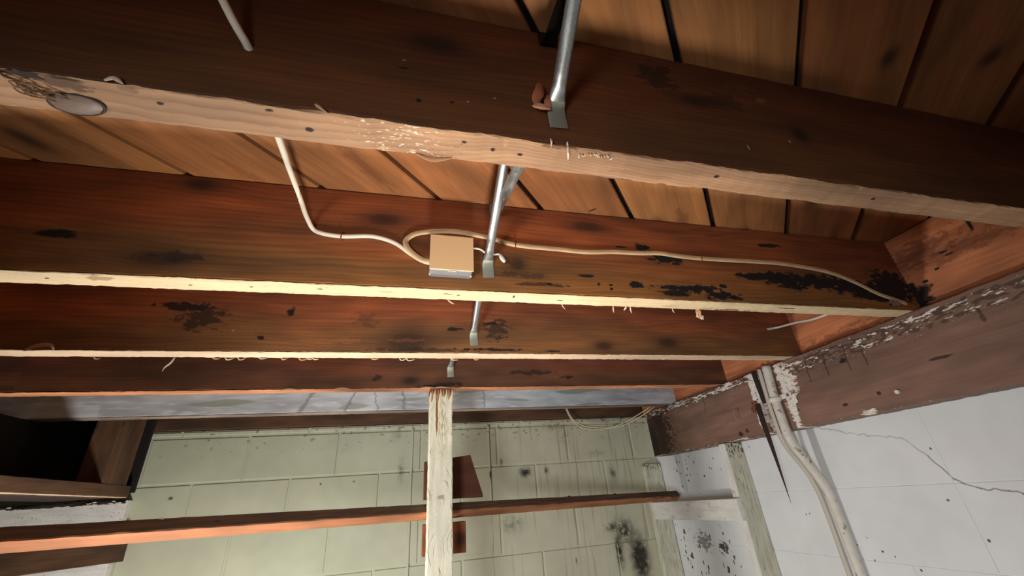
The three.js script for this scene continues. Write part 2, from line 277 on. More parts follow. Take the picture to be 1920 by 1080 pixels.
const beamTex = tex(2048, 256, 2.6, 0.29, wood({ c0: [116, 86, 72], c1: [136, 104, 90], seed: 51, freq: 12, mottle: 0.12, over: (u, v, c) => {
  beamMarks(u, v, c);
  const zz = u - 2.25;
  const top = 0.236 - v;                                     // distance below the upper edge
  const band = Math.exp(-(((top - 0.022) / 0.012) ** 2)) + 0.7 * Math.exp(-(((top - 0.048) / 0.016) ** 2)) * sstep(-1.35, -1.2, zz) + 0.9 * sstep(0.03, 0.005, top) * sstep(-1.3, -1.42, zz);
  const nn = n2(u * 16, v * 90) * 0.55 + n2(u * 60, v * 200) * 0.3 + n2(u * 6, v * 20) * 0.4;
  let a = sstep(0.5, 0.62, band * (0.42 + nn * 0.8)) ;
  const lift = sstep(0.72, 0.8, n2(u * 45 + 9, v * 90) * 0.7 + n2(u * 120, v * 200) * 0.4) * sstep(0.12, 0.02, top); a = Math.max(a, lift);
  // white caulk round the conduit (z -1.35 .. -1.2)
  const pd = Math.min(Math.abs(zz + 1.385 - top * 0.12), Math.abs(zz + 1.245 + 0.0)) + n2(u * 40, v * 60) * 0.012; a = Math.max(a, sstep(0.022, 0.012, pd) * sstep(0.24, 0.05, top + 0.0) , sstep(0.012, 0.006, pd));
  const bl = blot(u, v, [1.03, 0.17, 0.035, 0.05, 1, 1]); a = Math.max(a, bl);
  const dk = sstep(0.3, 0.5, band * (0.5 - n2(u * 26 + 4, v * 70) * 0.7)) * 0.55; for (let i = 0; i < 3; i++) c[i] = mix(c[i], [58, 44, 38][i], dk);
  for (let i = 0; i < 3; i++) c[i] = mix(c[i], [232, 222, 214][i], a);
  for (const z0 of [-1.13, -1.06, -0.985, -0.93, -1.7]) { const e = Math.abs(zz - z0 - (0.06 - top) * 0.12 + n2(v * 20, z0) * 0.003); if (e < 0.0016 && top > 0.02 && top < 0.1) for (let i = 0; i < 3; i++) c[i] *= 0.5; }
} }));
const beamMat = bumped(beamTex, 0.002, { roughness: 0.7 });
// painted block walls. back: u = x + 2.0, v = y + 0.5 ; right: u = z + 2.4, v = y + 0.5
const wallNoise = (u, v) => 0.5 * n2(u * 3, v * 3) + 0.3 * n2(u * 11, v * 11) + 0.2 * n2(u * 160, v * 160);
const backMarks = smudges([[2.649, 0.625, 0.03, 0.022, 1.2, 1.4], [2.77, 0.627, 0.012, 0.016, 1, 1.2], [3.235, 0.18, 0.045, 0.09, 1.5, 0.6], [3.24, 0.2, 0.03, 0.05, 1.2, 0.5], [3.125, 0.22, 0.018, 0.06, 1.3, 1], [3.17, 0.31, 0.05, 0.05, 1.0, 1.6], [3.10, 0.33, 0.03, 0.02, 0.8, 1.6], [2.56, 0.39, 0.05, 0.04, 0.4, 1.7], [3.16, 0.59, 0.018, 0.04, 0.7, 1.3], [2.52, 0.68, 0.008, 0.016, 0.8, 1], [2.84, 0.86, 0.09, 0.02, 0.6, 1.5, [120, 92, 66]], [2.9, 0.80, 0.03, 0.06, 0.3, 1.6, [110, 90, 64]], [1.02, 0.61, 0.008, 0.006, 1, 0.5], [1.05, 0.24, 0.007, 0.004, 1, 0.5], [1.3, 0.235, 0.004, 0.003, 1, 0.4], [1.63, 0.63, 0.004, 0.005, 1, 0.4], [1.78, 0.632, 0.004, 0.004, 1, 0.4], [2.0, 0.67, 0.014, 0.05, 0.45, 1.4], [1.97, 0.85, 0.02, 0.03, 0.3, 1.4], [2.88, 0.2, 0.004, 0.014, 0.9, 0.8], [3.08, 0.7, 0.07, 0.02, 0.35, 1.4, [130, 124, 100]]], [46, 42, 34]);
const backTex = tex(2048, 640, 3.5, 1.1, (u, v, c) => {
  const k = 1 + 0.05 * wallNoise(u, v) ; const warm = sstep(1.6, 2.9, u);
  c[0] = mix(184, 194, warm) * k; c[1] = mix(186, 191, warm) * k; c[2] = mix(162, 166, warm) * k;
  const drip = sstep(0.4, 0.75, n2(u * 26, v * 1.4) * 0.75 + n2(u * 60, v * 2.5) * 0.35) * sstep(2.3, 2.9, u) * 0.28; for (let i = 0; i < 3; i++) c[i] = mix(c[i], [112, 104, 78][i], drip);
  const edge = sstep(0.86, 0.895, v + n2(u * 30, 2) * 0.012) * 0.75; for (let i = 0; i < 3; i++) c[i] = mix(c[i], [206, 204, 182][i], edge);
  const dirt = sstep(0.6, 0.8, n2(u * 22, v * 30)) * sstep(0.74, 0.88, v) * 0.5; for (let i = 0; i < 3; i++) c[i] = mix(c[i], [92, 76, 56][i], dirt);
  for (const [x, w] of [[2.456, 0.0022], [2.051, 0.002], [2.90, 0.003], [2.945, 0.003], [2.861, 0.002]]) { const e = Math.abs(u - x - n2(v * 5, x) * 0.006) / w; const q = sstep(1.2, 0.3, e) * (u > 2.8 ? 0.3 : 0.55) * (0.6 + 0.4 * n2(v * 9, x * 3)); for (let i = 0; i < 3; i++) c[i] = mix(c[i], [86, 82, 62][i], q); }
  backMarks(u, v, c);
});
const backMat = bumped(backTex, 0.002, { roughness: 0.75 });
const crackPts = [[-1.28, 0.16], [-1.118, 0.109], [-0.995, 0.083], [-0.95, 0.026], [-0.915, -0.038], [-0.867, -0.063], [-0.813, -0.064], [-0.789, -0.075], [-0.70, -0.10], [-0.6, -0.09]];
const rightDots = []; for (let i = 0; i < 55; i++) { const z = -2.3 + 2.0 * rnd() ** 1.3, y = 0.15 - 0.55 * rnd() ** 1.2; rightDots.push([z + 2.4, y + 0.5, 0.002 + 0.004 * rnd() * rnd(), 0.0015 + 0.003 * rnd(), 0.85, 0.7]); }
for (let i = 0; i < 26; i++) { const z = -2.28 + 0.4 * rnd(), y = -0.2 - 0.2 * rnd(); rightDots.push([z + 2.4, y + 0.5, 0.003 + 0.009 * rnd() * rnd(), 0.003 + 0.010 * rnd(), 0.85, 1]); }
for (let i = 0; i < 22; i++) { const z = -2.2 + 0.45 * rnd(), y = 0.02 + 0.12 * rnd(); rightDots.push([z + 2.4, y + 0.5, 0.002 + 0.006 * rnd() * rnd(), 0.002 + 0.008 * rnd(), 0.85, 1]); }
rightDots.push([0.46, 0.235, 0.03, 0.02, 0.9, 1.5], [0.32, 0.25, 0.05, 0.03, 0.5, 1.7]);
const rightMarks = chalky(rightDots, [58, 52, 50]);
const rightTex = tex(2048, 640, 3.0, 0.95, (u, v, c) => {
  const k = 1 + 0.035 * wallNoise(u + 7, v); c[0] = 226 * k; c[1] = 227 * k; c[2] = 229 * k;
  const z = u - 2.4, y = v - 0.5 + n2(u * 30, v * 30) * 0.004;
  for (let i = 0; i + 1 < crackPts.length; i++) {
    const [z0, y0] = crackPts[i], [z1, y1] = crackPts[i + 1], dz = z1 - z0, dy = y1 - y0, t = clamp(((z - z0) * dz + (y - y0) * dy) / (dz * dz + dy * dy)), e = Math.hypot(z - z0 - t * dz, y - y0 - t * dy);
    const q = sstep(0.0026, 0.0008, e) * (i < 3 ? 0.3 : 0.6); if (q) for (let j = 0; j < 3; j++) c[j] = mix(c[j], [88, 84, 82][j], q);
  }
  rightMarks(u, v, c);
});
const rightMat = bumped(rightTex, 0.0015, { roughness: 0.7 });
const creamTex = tex(512, 1024, 0.19, 1.9, (u, v, c) => {                    // peeling cream paint on the prop; v runs along it
  const k = 1 + 0.05 * n2(u * 40, v * 6) + 0.03 * n2(u * 200, v * 60); c[0] = 246 * k; c[1] = 241 * k; c[2] = 216 * k;
  const crackle = sstep(0.5, 0.72, 1 - Math.abs(n2(u * 34 + n2(u * 9, v * 6) * 0.9, v * 3.2)) * 5.5) * 0.45 * sstep(-0.2, 0.5, n2(u * 20, v * 7)); for (let i = 0; i < 3; i++) c[i] = mix(c[i], [120, 104, 66][i], crackle);
  const rot = Math.exp(-(((u - 0.05) / 0.016) ** 2) - (((v - 1.76) / 0.09) ** 2)) * clamp(0.35 + 0.9 * n2(u * 150, v * 26) + 0.4 * n2(u * 60, v * 60)) * 0.6; for (let i = 0; i < 3; i++) c[i] = mix(c[i], [150, 132, 84][i], rot);
  const strip = blot(u, v, [0.029, 1.80, 0.0042, 0.075, 1, 0.1]); for (let i = 0; i < 3; i++) c[i] = mix(c[i], [150, 98, 48][i], strip);
  const head = sstep(1.862, 1.874, v + n2(u * 130, 3) * 0.014); for (let i = 0; i < 3; i++) c[i] = mix(c[i], [130, 66, 40][i], head);
});
const creamMat = bumped(creamTex, 0.002, { roughness: 0.65 });
const whitePaintTex = tex(512, 512, 0.6, 0.6, (u, v, c) => {
  const k = 1 + 0.04 * n2(u * 8, v * 30) + 0.03 * n2(u * 90, v * 120); c[0] = 222 * k; c[1] = 219 * k; c[2] = 214 * k;
  const a = sstep(0.7, 0.85, n2(u * 9, v * 30) * 0.7 + n2(u * 50, v * 90) * 0.4) * 0.45; for (let i = 0; i < 3; i++) c[i] = mix(c[i], [110, 96, 86][i], a);
  const b = sstep(0.9, 0.98, 1 - Math.abs(n2(u * 1.2 + 3, v * 26 + 4)) * 2.2) * 0.3; for (let i = 0; i < 3; i++) c[i] = mix(c[i], [130, 112, 100][i], b);
});
const whitePaint = bumped(whitePaintTex, 0.0012);
const pipePaint = bumped(tex(1024, 64, 2.2, 0.03, (u, v, c) => { const k = 1 + 0.03 * n2(u * 30, v * 60); c[0] = 214 * k; c[1] = 208 * k; c[2] = 196 * k; const a = sstep(0.55, 0.75, n2(u * 12, v * 80) * 0.8 + n2(u * 60, v * 140) * 0.3) * 0.6; for (let i = 0; i < 3; i++) c[i] = mix(c[i], [120, 108, 92][i], a); }), 0.0006, { roughness: 0.5 });
const agedPaint = bumped(tex(256, 1024, 0.2, 1.9, (u, v, c) => {
  const k = 1 + 0.05 * n2(u * 30, v * 10) + 0.03 * n2(u * 200, v * 120); c[0] = 204 * k; c[1] = 201 * k; c[2] = 180 * k;
  const a = sstep(0.35, 0.7, n2(u * 60, v * 4) * 0.7 + n2(u * 120, v * 20) * 0.4) * 0.35; for (let i = 0; i < 3; i++) c[i] = mix(c[i], [110, 96, 66][i], a);
  const b = sstep(0.93, 0.98, 1 - Math.abs(n2(u * 30, v * 2.2 + 4)) * 1.3) * 0.4; for (let i = 0; i < 3; i++) c[i] = mix(c[i], [96, 84, 58][i], b);
  const t = sstep(1.54, 1.575, v + n2(u * 90, v * 60) * 0.02) * sstep(0.1, 0.35, n2(u * 60 + 2, v * 40)) ; for (let i = 0; i < 3; i++) c[i] = mix(c[i], [70, 56, 44][i], t * 0.8);
}), 0.0015);
const steelTex = tex(128, 512, 0.1, 0.4, (u, v, c) => { const k = 1 + 0.14 * n2(u * 60, v * 20) + 0.07 * n2(u * 300, v * 200); c[0] = 186 * k; c[1] = 190 * k; c[2] = 192 * k; });
const steel = mat(steelTex, { metalness: 0.85, roughness: 0.42 });
const dullSteel = plain(0x9fa093, { metalness: 0.55, roughness: 0.55 });
const blackSteel = plain(0x1a1512, { metalness: 0.3, roughness: 0.6 });
const cableTan = mat(tex(1024, 16, 2, 0.03, (u, v, c) => { const k = 1 + 0.05 * n2(u * 20, v * 80) - 0.14 * sstep(0.004, 0.001, Math.abs(v - 0.0075)); c[0] = 226 * k; c[1] = 192 * k; c[2] = 148 * k; }), { roughness: 0.5 });
const cableWhite = plain(0xe6dccc, { roughness: 0.45 });
const wireCream = plain(0xd9cfae, { roughness: 0.5 });
const splinterMat = plain(0xd8b088, { roughness: 0.8 });
const paleChip = plain(0xe4d3bd, { roughness: 0.8 });
const nailMat = plain(0x8d8a84, { metalness: 0.6, roughness: 0.5 });
const whiteChip = plain(0xe6dfd6, { roughness: 0.7 });

// ---------------------------------------------------------------- the room
const floorMat = plain(0x4b4742, { roughness: 0.95 });
const floor = structure('floor'); part('slab', new THREE.BoxGeometry(RIGHT - LEFT + 0.5, 0.1, FRONT - BACK + 0.5), floorMat, floor, [(LEFT + RIGHT) / 2, -0.05, (FRONT + BACK) / 2]);

// boarded ceiling: diagonal boards, each its own mesh
const ceiling = structure('ceiling');
part('deck_backing', new THREE.BoxGeometry(RIGHT - LEFT + 0.5, 0.05, FRONT - BACK + 0.5), plain(0x17100c, { roughness: 0.95 }), ceiling, [(LEFT + RIGHT) / 2, EYE + TOP + 0.022 + 0.027, (FRONT + BACK) / 2]);  // near-black backing stands in for the shadow inside the board gaps
{
  const th = THREE.MathUtils.degToRad(43), D = [Math.sin(th), -Math.cos(th)], N = [Math.cos(th), Math.sin(th)];
  const box = [[LEFT, BACK], [1.45, BACK], [1.45, FRONT], [LEFT, FRONT]];
  const clip = (poly, n, c, keepAbove) => {
    const out = [], f = (p) => (p[0] * n[0] + p[1] * n[1] - c) * (keepAbove ? 1 : -1);
    for (let i = 0; i < poly.length; i++) { const a = poly[i], b = poly[(i + 1) % poly.length], fa = f(a), fb = f(b); if (fa >= 0) out.push(a); if ((fa >= 0) !== (fb >= 0)) { const t = fa / (fa - fb); out.push([mix(a[0], b[0], t), mix(a[1], b[1], t)]); } }
    return out;
  };
  for (let k = -14; k < 17; k++) {
    const a0 = -0.844 + 0.1815 * k, gap = 0.0052 + 0.0016 * (n2(k * 3.3, 1) + 0.5), a = a0 + gap, b = a0 + 0.1815 - gap * 0.8;
    let poly = clip(clip(box, N, a, true), N, b, false); if (poly.length < 3) continue;
    const drop = 0.0012 * (n2(k * 5.7, 4) + 1), y0 = EYE + TOP - drop + 0.0024, y1 = EYE + TOP + 0.022;
    const pos = [], uv = [], idx = [], uo = (k * 0.77) % 2.4, m = poly.length, c0 = [poly.reduce((s, p) => s + p[0], 0) / m, poly.reduce((s, p) => s + p[1], 0) / m];
    const inset = 0.0022;                                             // eased lower arris
    const add = (x, y, z) => { pos.push(x - c0[0], y, z - c0[1]); const q = x * N[0] + z * N[1]; uv.push(x * D[0] + z * D[1] + uo + 5, clamp(q - a, 0.001, 0.184)); return pos.length / 3 - 1; };
    const shrink = (p) => { const q = p[0] * N[0] + p[1] * N[1]; const s = q < a + 1e-4 ? inset : q > b - 1e-4 ? -inset : 0; return [p[0] + N[0] * s, p[1] + N[1] * s]; };
    const bot = poly.map(shrink); const bi = bot.map((p) => add(p[0], y0, p[1]));
    for (let i = 1; i + 1 < m; i++) idx.push(bi[0], bi[i], bi[i + 1]);
    const ti = poly.map((p) => add(p[0], y1, p[1])); for (let i = 1; i + 1 < m; i++) idx.push(ti[0], ti[i + 1], ti[i]);
    for (let i = 0; i < m; i++) {
      const p = poly[i], r = poly[(i + 1) % m], pb = bot[i], rb = bot[(i + 1) % m];
      const A = add(pb[0], y0, pb[1]), B = add(rb[0], y0, rb[1]), C = add(r[0], y0 + 0.0025, r[1]), E = add(p[0], y0 + 0.0025, p[1]); idx.push(A, C, B, A, E, C);
      const F = add(p[0], y0 + 0.0025, p[1]), G = add(r[0], y0 + 0.0025, r[1]), I = add(r[0], y1, r[1]), K = add(p[0], y1, p[1]); idx.push(F, I, G, F, K, I);
    }
    const g = new THREE.BufferGeometry(); g.setAttribute('position', new THREE.Float32BufferAttribute(pos, 3)); g.setAttribute('uv', new THREE.Float32BufferAttribute(uv, 2)); g.setIndex(idx); g.computeVertexNormals();
    const n = g.attributes.normal; if (n.getY(0) > 0) { for (let i = 0; i < idx.length; i += 3) { const t = idx[i + 1]; idx[i + 1] = idx[i + 2]; idx[i + 2] = t; } g.setIndex(idx); g.computeVertexNormals(); }
    part('plank', g, plankMat[((k * 7) % 6 + 6) % 6], ceiling, [c0[0], 0, c0[1]]);
  }
}
// back wall: painted blocks in running bond over a slab
const wallBack = structure('wall_back');
part('mortar', planar(new THREE.BoxGeometry(RIGHT - LEFT + 0.4, EYE + 0.392, 0.2), 0.0 + (LEFT + RIGHT) / 2 + 2.0, (EYE + 0.392) / 2 - EYE + 0.5, 0), backMat, wallBack, [(LEFT + RIGHT) / 2, (EYE + 0.392) / 2, BACK - 0.1045]);
{
  const rows = [[0.3655, 0.392, 0.096, 0.55], [0.163, 0.362, 0.096, 0.405], [-0.04, 0.163, -0.102, 0.405], [-0.239, -0.04, 0.096, 0.405], [-0.442, -0.239, -0.102, 0.405], [-0.645, -0.442, 0.096, 0.405]];
  const cache = new Map();
  for (const [y0, y1, x0, w] of rows) for (let i = -6; i < 6; i++) {
    const a = Math.max(LEFT, x0 + i * w) + 0.004, b = Math.min(RIGHT, x0 + (i + 1) * w) - 0.004; if (b - a < 0.02) continue;
    const W = b - a, H = y1 - y0 - 0.008;
    const g = planar(new RoundedBoxGeometry(W, H, 0.024, 2, 0.0045), (a + b) / 2 + 2.0, (y0 + y1) / 2 + 0.5, 0);
    const m = part('concrete_block', g, backMat, wallBack, [(a + b) / 2, EYE + (y0 + y1) / 2, BACK - 0.012 + 0.0012 * n2(i * 3.1, y0 * 9)]);
  }
  // thick drips of paint that run down two of the joints
  for (const [x, y0, y1] of [[0.051, -0.5, 0.372], [0.456, -0.06, 0.372]]) {
    const g = new RoundedBoxGeometry(0.010, y1 - y0, 0.008, 2, 0.0035); planar(g, x + 2.0 + 0.2, (y0 + y1) / 2 + 0.5, 0);
    part('paint_ridge', g, backMat, wallBack, [x, EYE + (y0 + y1) / 2, BACK + 0.002]);
  }
}
// right wall: thickly painted blocks, courses only just visible
const wallRight = structure('wall_right');
part('mortar', planar(new THREE.BoxGeometry(0.2, EYE + 0.385, FRONT - BACK + 0.2), 0, (EYE + 0.385) / 2 - EYE + 0.5, (FRONT + BACK) / 2 + 2.4), rightMat, wallRight, [RIGHT + 0.1018, (EYE + 0.385) / 2, (FRONT + BACK) / 2]);
{
  let r = 0;
  for (const [y0, y1] of [[-0.044, 0.16], [0.16, 0.384], [-0.25, -0.044], [-0.455, -0.25], [-0.66, -0.455]]) {
    r++;
    for (let i = 0; i < 6; i++) {
      const a = Math.max(BACK, -2.34 - (r % 2) * 0.2 + i * 0.405), b = -2.34 - (r % 2) * 0.2 + (i + 1) * 0.405; if (b < BACK + 0.05) continue;
      const g = planar(new RoundedBoxGeometry(0.02, y1 - y0 - 0.003, b - a - 0.0001, 2, 0.0022), 0, (y0 + y1) / 2 + 0.5, (a + b) / 2 + 2.4);
      part('concrete_block', g, rightMat, wallRight, [RIGHT + 0.01 + 0.0004 * n2(i * 2.2, r), EYE + (y0 + y1) / 2, (a + b) / 2]);
    }
  }
}
const plasterMat = plain(0x77746c, { roughness: 0.9 });
for (const [name, sx, sz, x, z] of [['wall_left', 0.2, FRONT - BACK + 0.4, LEFT - 0.1, (FRONT + BACK) / 2], ['wall_front', RIGHT - LEFT + 0.4, 0.2, (LEFT + RIGHT) / 2, FRONT + 0.1]]) {
  const w = structure(name); part('wall_panel', new THREE.BoxGeometry(sx, EYE + TOP + 0.02, sz), plasterMat, w, [x, (EYE + TOP + 0.02) / 2, z]);
}

// ---------------------------------------------------------------- joists
const joistZ = [0.057, -0.349, -0.7605, -1.166, -1.568, -1.973];
const joistLabel = [
  'dark joist overhead, nearest the viewer, carrying the tops of two bridging straps',
  'thick dark joist in front, its pale underside chewed, knotty and flecked with white paint',
  'second joist, carrying the junction box, with black rot patches at its right end',
  'third joist, with a large swirling knot low on its face right of the curled shaving',
  'fourth joist, behind the third, resting on the cream painted post',
  'grey whitewashed joist just in front of the back wall',
];
const joists = joistZ.map((zf, i) => {
  const L = RIM - LEFT, xc = (RIM + LEFT) / 2, H = TOP - BOT - EH;
  const g = thing('floor_joist', joistLabel[i], 'joist', V(xc, (TOP + BOT) / 2, zf - THICK / 2));
  const uo = LEFT + U0 + JW, worn = [0.0008, 0.0022, 0.0016, 0.0016, 0.0016, 0.001][i];
  part('joist_body', timber(L, H, THICK, { n: 220, c: 0.002, amp: 0.0008, seed: i + 1, uo, vo: EH }), joistMat[i], g, [0, EH / 2, 0]);
  part('bottom_edge', timber(L, EH, THICK - 0.0004, { n: 420, c: 0.0012, amp: worn, seed: i + 20, uo }), edgeMat[i], g, [0, -(TOP - BOT) / 2 + EH / 2 - 0.0002, 0], i < 5 ? 'pale bare underside edge' : undefined);
  g.userData.at = null; delete g.userData.at;
  g.toLocal = (x, y, z) => [x - xc, y - (TOP + BOT) / 2, z - (zf - THICK / 2)];
  return g;
});
// what hangs from the joists' torn arrises
function hang(i, list, w, t, m = splinterMat, name = 'splinter') { const j = joists[i]; part(name, sliver(list.map((p) => j.toLocal(...p)), w, t, new THREE.Vector3(0, 0.3, 1)), m, j); }
{
  const b1 = BOT, z1 = -0.349, z1b = -0.394;
  hang(1, [[-0.11, b1 + 0.012, z1 + 0.001], [-0.104, b1 + 0.004, z1 + 0.004], [-0.095, b1 - 0.001, z1 + 0.002]], 0.0022, 0.001, splinterMat);
  hang(1, [[0.185, b1 + 0.007, z1 + 0.002], [0.187, b1 - 0.002, z1 - 0.004], [0.192, b1 - 0.003, z1 - 0.018]], 0.0016, 0.001, paleChip);
  hang(1, [[0.163, b1 + 0.010, z1 + 0.001], [0.163, b1 + 0.002, z1 + 0.003], [0.164, b1 - 0.002, z1 - 0.004]], 0.0012, 0.0008, paleChip);
  hang(1, [[0.0, b1 - 0.001, z1b + 0.003], [0.02, b1 - 0.004, z1b - 0.001], [0.045, b1 - 0.001, z1b + 0.003]], 0.003, 0.0015, splinterMat);
  hang(1, [[-0.30, b1 + 0.004, z1 + 0.001], [-0.292, b1 + 0.006, z1 + 0.003], [-0.284, b1 + 0.002, z1 + 0.001]], 0.003, 0.0015, paleChip, 'wood_flake');
  for (let k = 0; k < 16; k++) { const x = 0.2 + 0.055 * rnd(), q = rnd() * 6.28, l = 0.003 + 0.004 * rnd(), zz = z1 - 0.003 - 0.006 * rnd(); hang(1, [[x, b1 + 0.0005, zz], [x + Math.cos(q) * l * 0.6, b1 - 0.003 * rnd(), zz + Math.sin(q) * l * 0.4], [x + Math.cos(q) * l * 1.4, b1, zz + Math.sin(q) * l * 0.8]], 0.0013, 0.0009, k % 2 ? paleChip : splinterMat); }
  // frayed fibres and the torn knot at the left
  for (let k = 0; k < 30; k++) { const x = -0.385 + 0.04 * rnd(), z = -0.351 - 0.02 * rnd() - (x + 0.385) * 0.25; hang(1, [[x, b1 + 0.0004, z], [x + 0.005, b1 - 0.0015 - 0.0015 * rnd(), z - 0.003], [x + 0.010 + 0.005 * rnd(), b1 + 0.0003, z - 0.005 - 0.003 * rnd()]], 0.0007, 0.0005, plain([0x8a6a4c, 0xb08f6c, 0x7a5a40][k % 3])); }
  for (let k = 0; k < 0; k++) { const x = -0.40 + 0.05 * rnd(); hang(1, [[x, b1 + 0.001, z1], [x - 0.002, b1 + 0.004, z1 + 0.003], [x + 0.004 * (rnd() - 0.5), b1 + 0.008 + 0.004 * rnd(), z1 + 0.003]], 0.0007, 0.0005, plain(0x5b4130)); }
  const knotG = new THREE.SphereGeometry(1, 28, 14); { const p = knotG.attributes.position; for (let q = 0; q < p.count; q++) { const x = p.getX(q), y = p.getY(q), z = p.getZ(q), k = 1 + 0.05 * n3(x * 3, y * 3, z * 3) + 0.03 * Math.sin(Math.hypot(x, z) * 22); p.setXYZ(q, x * 0.0235 * k, y * 0.0038 * k, z * 0.0125 * k); } knotG.computeVertexNormals(); }
  const kp = joists[1].toLocal(-0.339, b1 + 0.0005, -0.381); const kn1 = part('knot', knotG, plain(0x7d675a, { roughness: 0.5 }), joists[1], kp, 'loose oval knot'); kn1.rotation.y = -0.12;
  const kr = new THREE.TorusGeometry(1, 0.08, 8, 40); kr.rotateX(Math.PI / 2); kr.scale(0.0240, 0.018, 0.0130); part('knot_rim', kr, plain(0x33231a), joists[1], kp, 'dark crack round the knot').rotation.y = -0.12;
  // second joist
  for (const [x, dx, dz, dy] of [[0.08, 0.015, -0.006, -0.006], [0.34, 0.012, -0.008, -0.008], [0.47, 0.002, -0.004, -0.014], [0.515, 0.004, -0.004, -0.014], [0.505, -0.006, -0.003, -0.008], [0.63, 0.006, -0.002, -0.01], [0.35, 0.02, 0.003, 0.006]])
    hang(2, [[x, BOT, -0.803], [x + dx * 0.4, BOT + dy * 0.5, -0.805 + dz * 0.4], [x + dx, BOT + dy, -0.805 + dz]], 0.0018, 0.001, x > 0.4 && x < 0.5 ? splinterMat : paleChip);
  const fl = joists[2].toLocal(0.705, BOT - 0.012, -0.806); part('wood_flake', flake(0.014, 0.024, 0.006, 3), splinterMat, joists[2], fl); part('wood_flake', flake(0.010, 0.012, 0.006, 9), paleChip, joists[2], [fl[0] + 0.005, fl[1] - 0.008, fl[2]]);
  // third joist: curled shaving and dangling strips
  hang(3, [[-0.87, BOT + 0.001, -1.165], [-0.85, BOT + 0.009, -1.160], [-0.83, BOT + 0.013, -1.157], [-0.815, BOT + 0.010, -1.157], [-0.812, BOT + 0.001, -1.162]], 0.0055, 0.001, plain(0xa98a78), 'curled_shaving');
  hang(3, [[-0.585, BOT, -1.212], [-0.592, BOT - 0.014, -1.214], [-0.602, BOT - 0.026, -1.214], [-0.604, BOT - 0.036, -1.213]], 0.0022, 0.0012, paleChip);
  for (const x of [-0.76, -0.5, -0.47, -0.44, -0.39, -0.335, -0.29, -0.27, -0.255, -0.1, -0.02, 0.0, 0.13, 0.2]) hang(3, [[x, BOT + 0.001, -1.210], [x + 0.006, BOT - 0.002 - 0.004 * rnd(), -1.212], [x + 0.016 + 0.008 * rnd(), BOT - 0.001 - 0.003 * rnd(), -1.211]], 0.0015, 0.0009, rnd() > 0.5 ? paleChip : splinterMat);
  for (const x of [-0.42, -0.25, 0.05, 0.1]) hang(4, [[x, BOT, -1.57], [x + 0.03, BOT + 0.004, -1.567], [x + 0.07, BOT, -1.57]], 0.003, 0.0012, splinterMat);
}

// rim joists
{
  const L = FRONT - BACK - 0.05; const z0 = BACK + 0.02, zc = z0 + L / 2;
  const g = timber(L, TOP - BOT, 0.034, { n: 120, c: 0.002, uo: 0, seed: 31 });
  // timber runs along X; turn it so that its front face looks at -X and u runs with +z
  g.rotateY(-Math.PI / 2);
  single('rim_joist', g, rimMat, 'orange rim board closing the joist ends above the painted beam at right', 'rim joist', V(RIM + 0.0172, (TOP + BOT) / 2, zc));
  const b = timber(RIM - LEFT - 0.002, TOP - 0.396, 0.034, { n: 80, c: 0.003, seed: 32 });
  single('rim_joist', b, darkWood, 'dark brown rim board lying along the top of the back wall', 'rim joist', V((RIM + LEFT) / 2, (TOP + 0.396) / 2 - 0.001, BACK - 0.004));
}

// painted beam under the joist ends on the right
{
  const z0 = -2.215, z1 = FRONT - 0.02, L = z1 - z0;
  const o = thing('support_beam', 'brown painted beam with chipped white paint along the right wall', 'beam', V(1.41, (BOT + 0.154) / 2, (z0 + z1) / 2));
  const g = timber(L, BOT - 0.154, 0.088, { n: 320, c: 0.003, amp: 0.0022, seed: 33, uo: 0.035 }); g.rotateY(-Math.PI / 2); part('beam_body', g, beamMat, o, [0.0005, -0.0006, 0]);
  const lo = (x, y, z) => [x - 1.41, y - (BOT + 0.154) / 2, z - (z0 + z1) / 2], X = 1.365;
  // paint standing proud round the conduit and in flakes under the upper arris
  for (let k = 0; k < 30; k++) { const s = rnd(), z = -2.05 + 1.55 * s, y = 0.372 - 0.02 * rnd() - (s > 0.6 ? 0.016 * rnd() : 0); const f = part('paint_flake', flake(0.006 + 0.018 * rnd(), 0.003 + 0.004 * rnd(), 0.002, k), whiteChip, o, lo(X - 0.0006, y, z)); f.rotation.y = Math.PI / 2; f.rotation.x = 0; }
  for (let k = 0; k < 26; k++) { const s = rnd(), left = k % 2; const y = 0.17 + 0.2 * s; const f = part('paint_flake', flake(0.012 + 0.016 * rnd(), 0.018 + 0.02 * rnd(), 0.004, 60 + k), whiteChip, o, lo(X - 0.0006, y, left ? -1.40 + 0.035 * rnd() : -1.248 + 0.02 * (y > 0.24 && y < 0.32 ? rnd() * 1.6 : rnd() * 0.6))); f.rotation.y = Math.PI / 2; }
  part('paint_flake', flake(0.05, 0.016, 0.01, 90), whiteChip, o, lo(X + 0.002, 0.158, -0.99)).rotation.y = Math.PI / 2;
  const nail = new THREE.CylinderGeometry(0.0055, 0.006, 0.006, 14); nail.rotateZ(Math.PI / 2); part('nail_head', nail, whiteChip, o, lo(X - 0.002, 0.195, -0.888), 'white painted nail head');
  part('bent_nail', sweep(local([[X, 0.268, -1.50], [X - 0.016, 0.266, -1.50], [X - 0.02, 0.258, -1.505], [X - 0.018, 0.225, -1.505]], [1.41, (BOT + 0.154) / 2, (z0 + z1) / 2]), 0.0022, 0.0022, new THREE.Vector3(1, 0, 0.2), { seg: 24, sides: 7 }), plain(0x9a7f70), o);
  for (const [y, z, s] of [[0.262, -1.405, 0.03], [0.25, -1.415, 0.02], [0.272, -1.395, 0.018]]) part('dried_tuft', flake(s, s * 1.1, 0.014, s * 900), plain(0x7a4634), o, lo(X - 0.006, y, z)).rotation.y = 1.2;
}

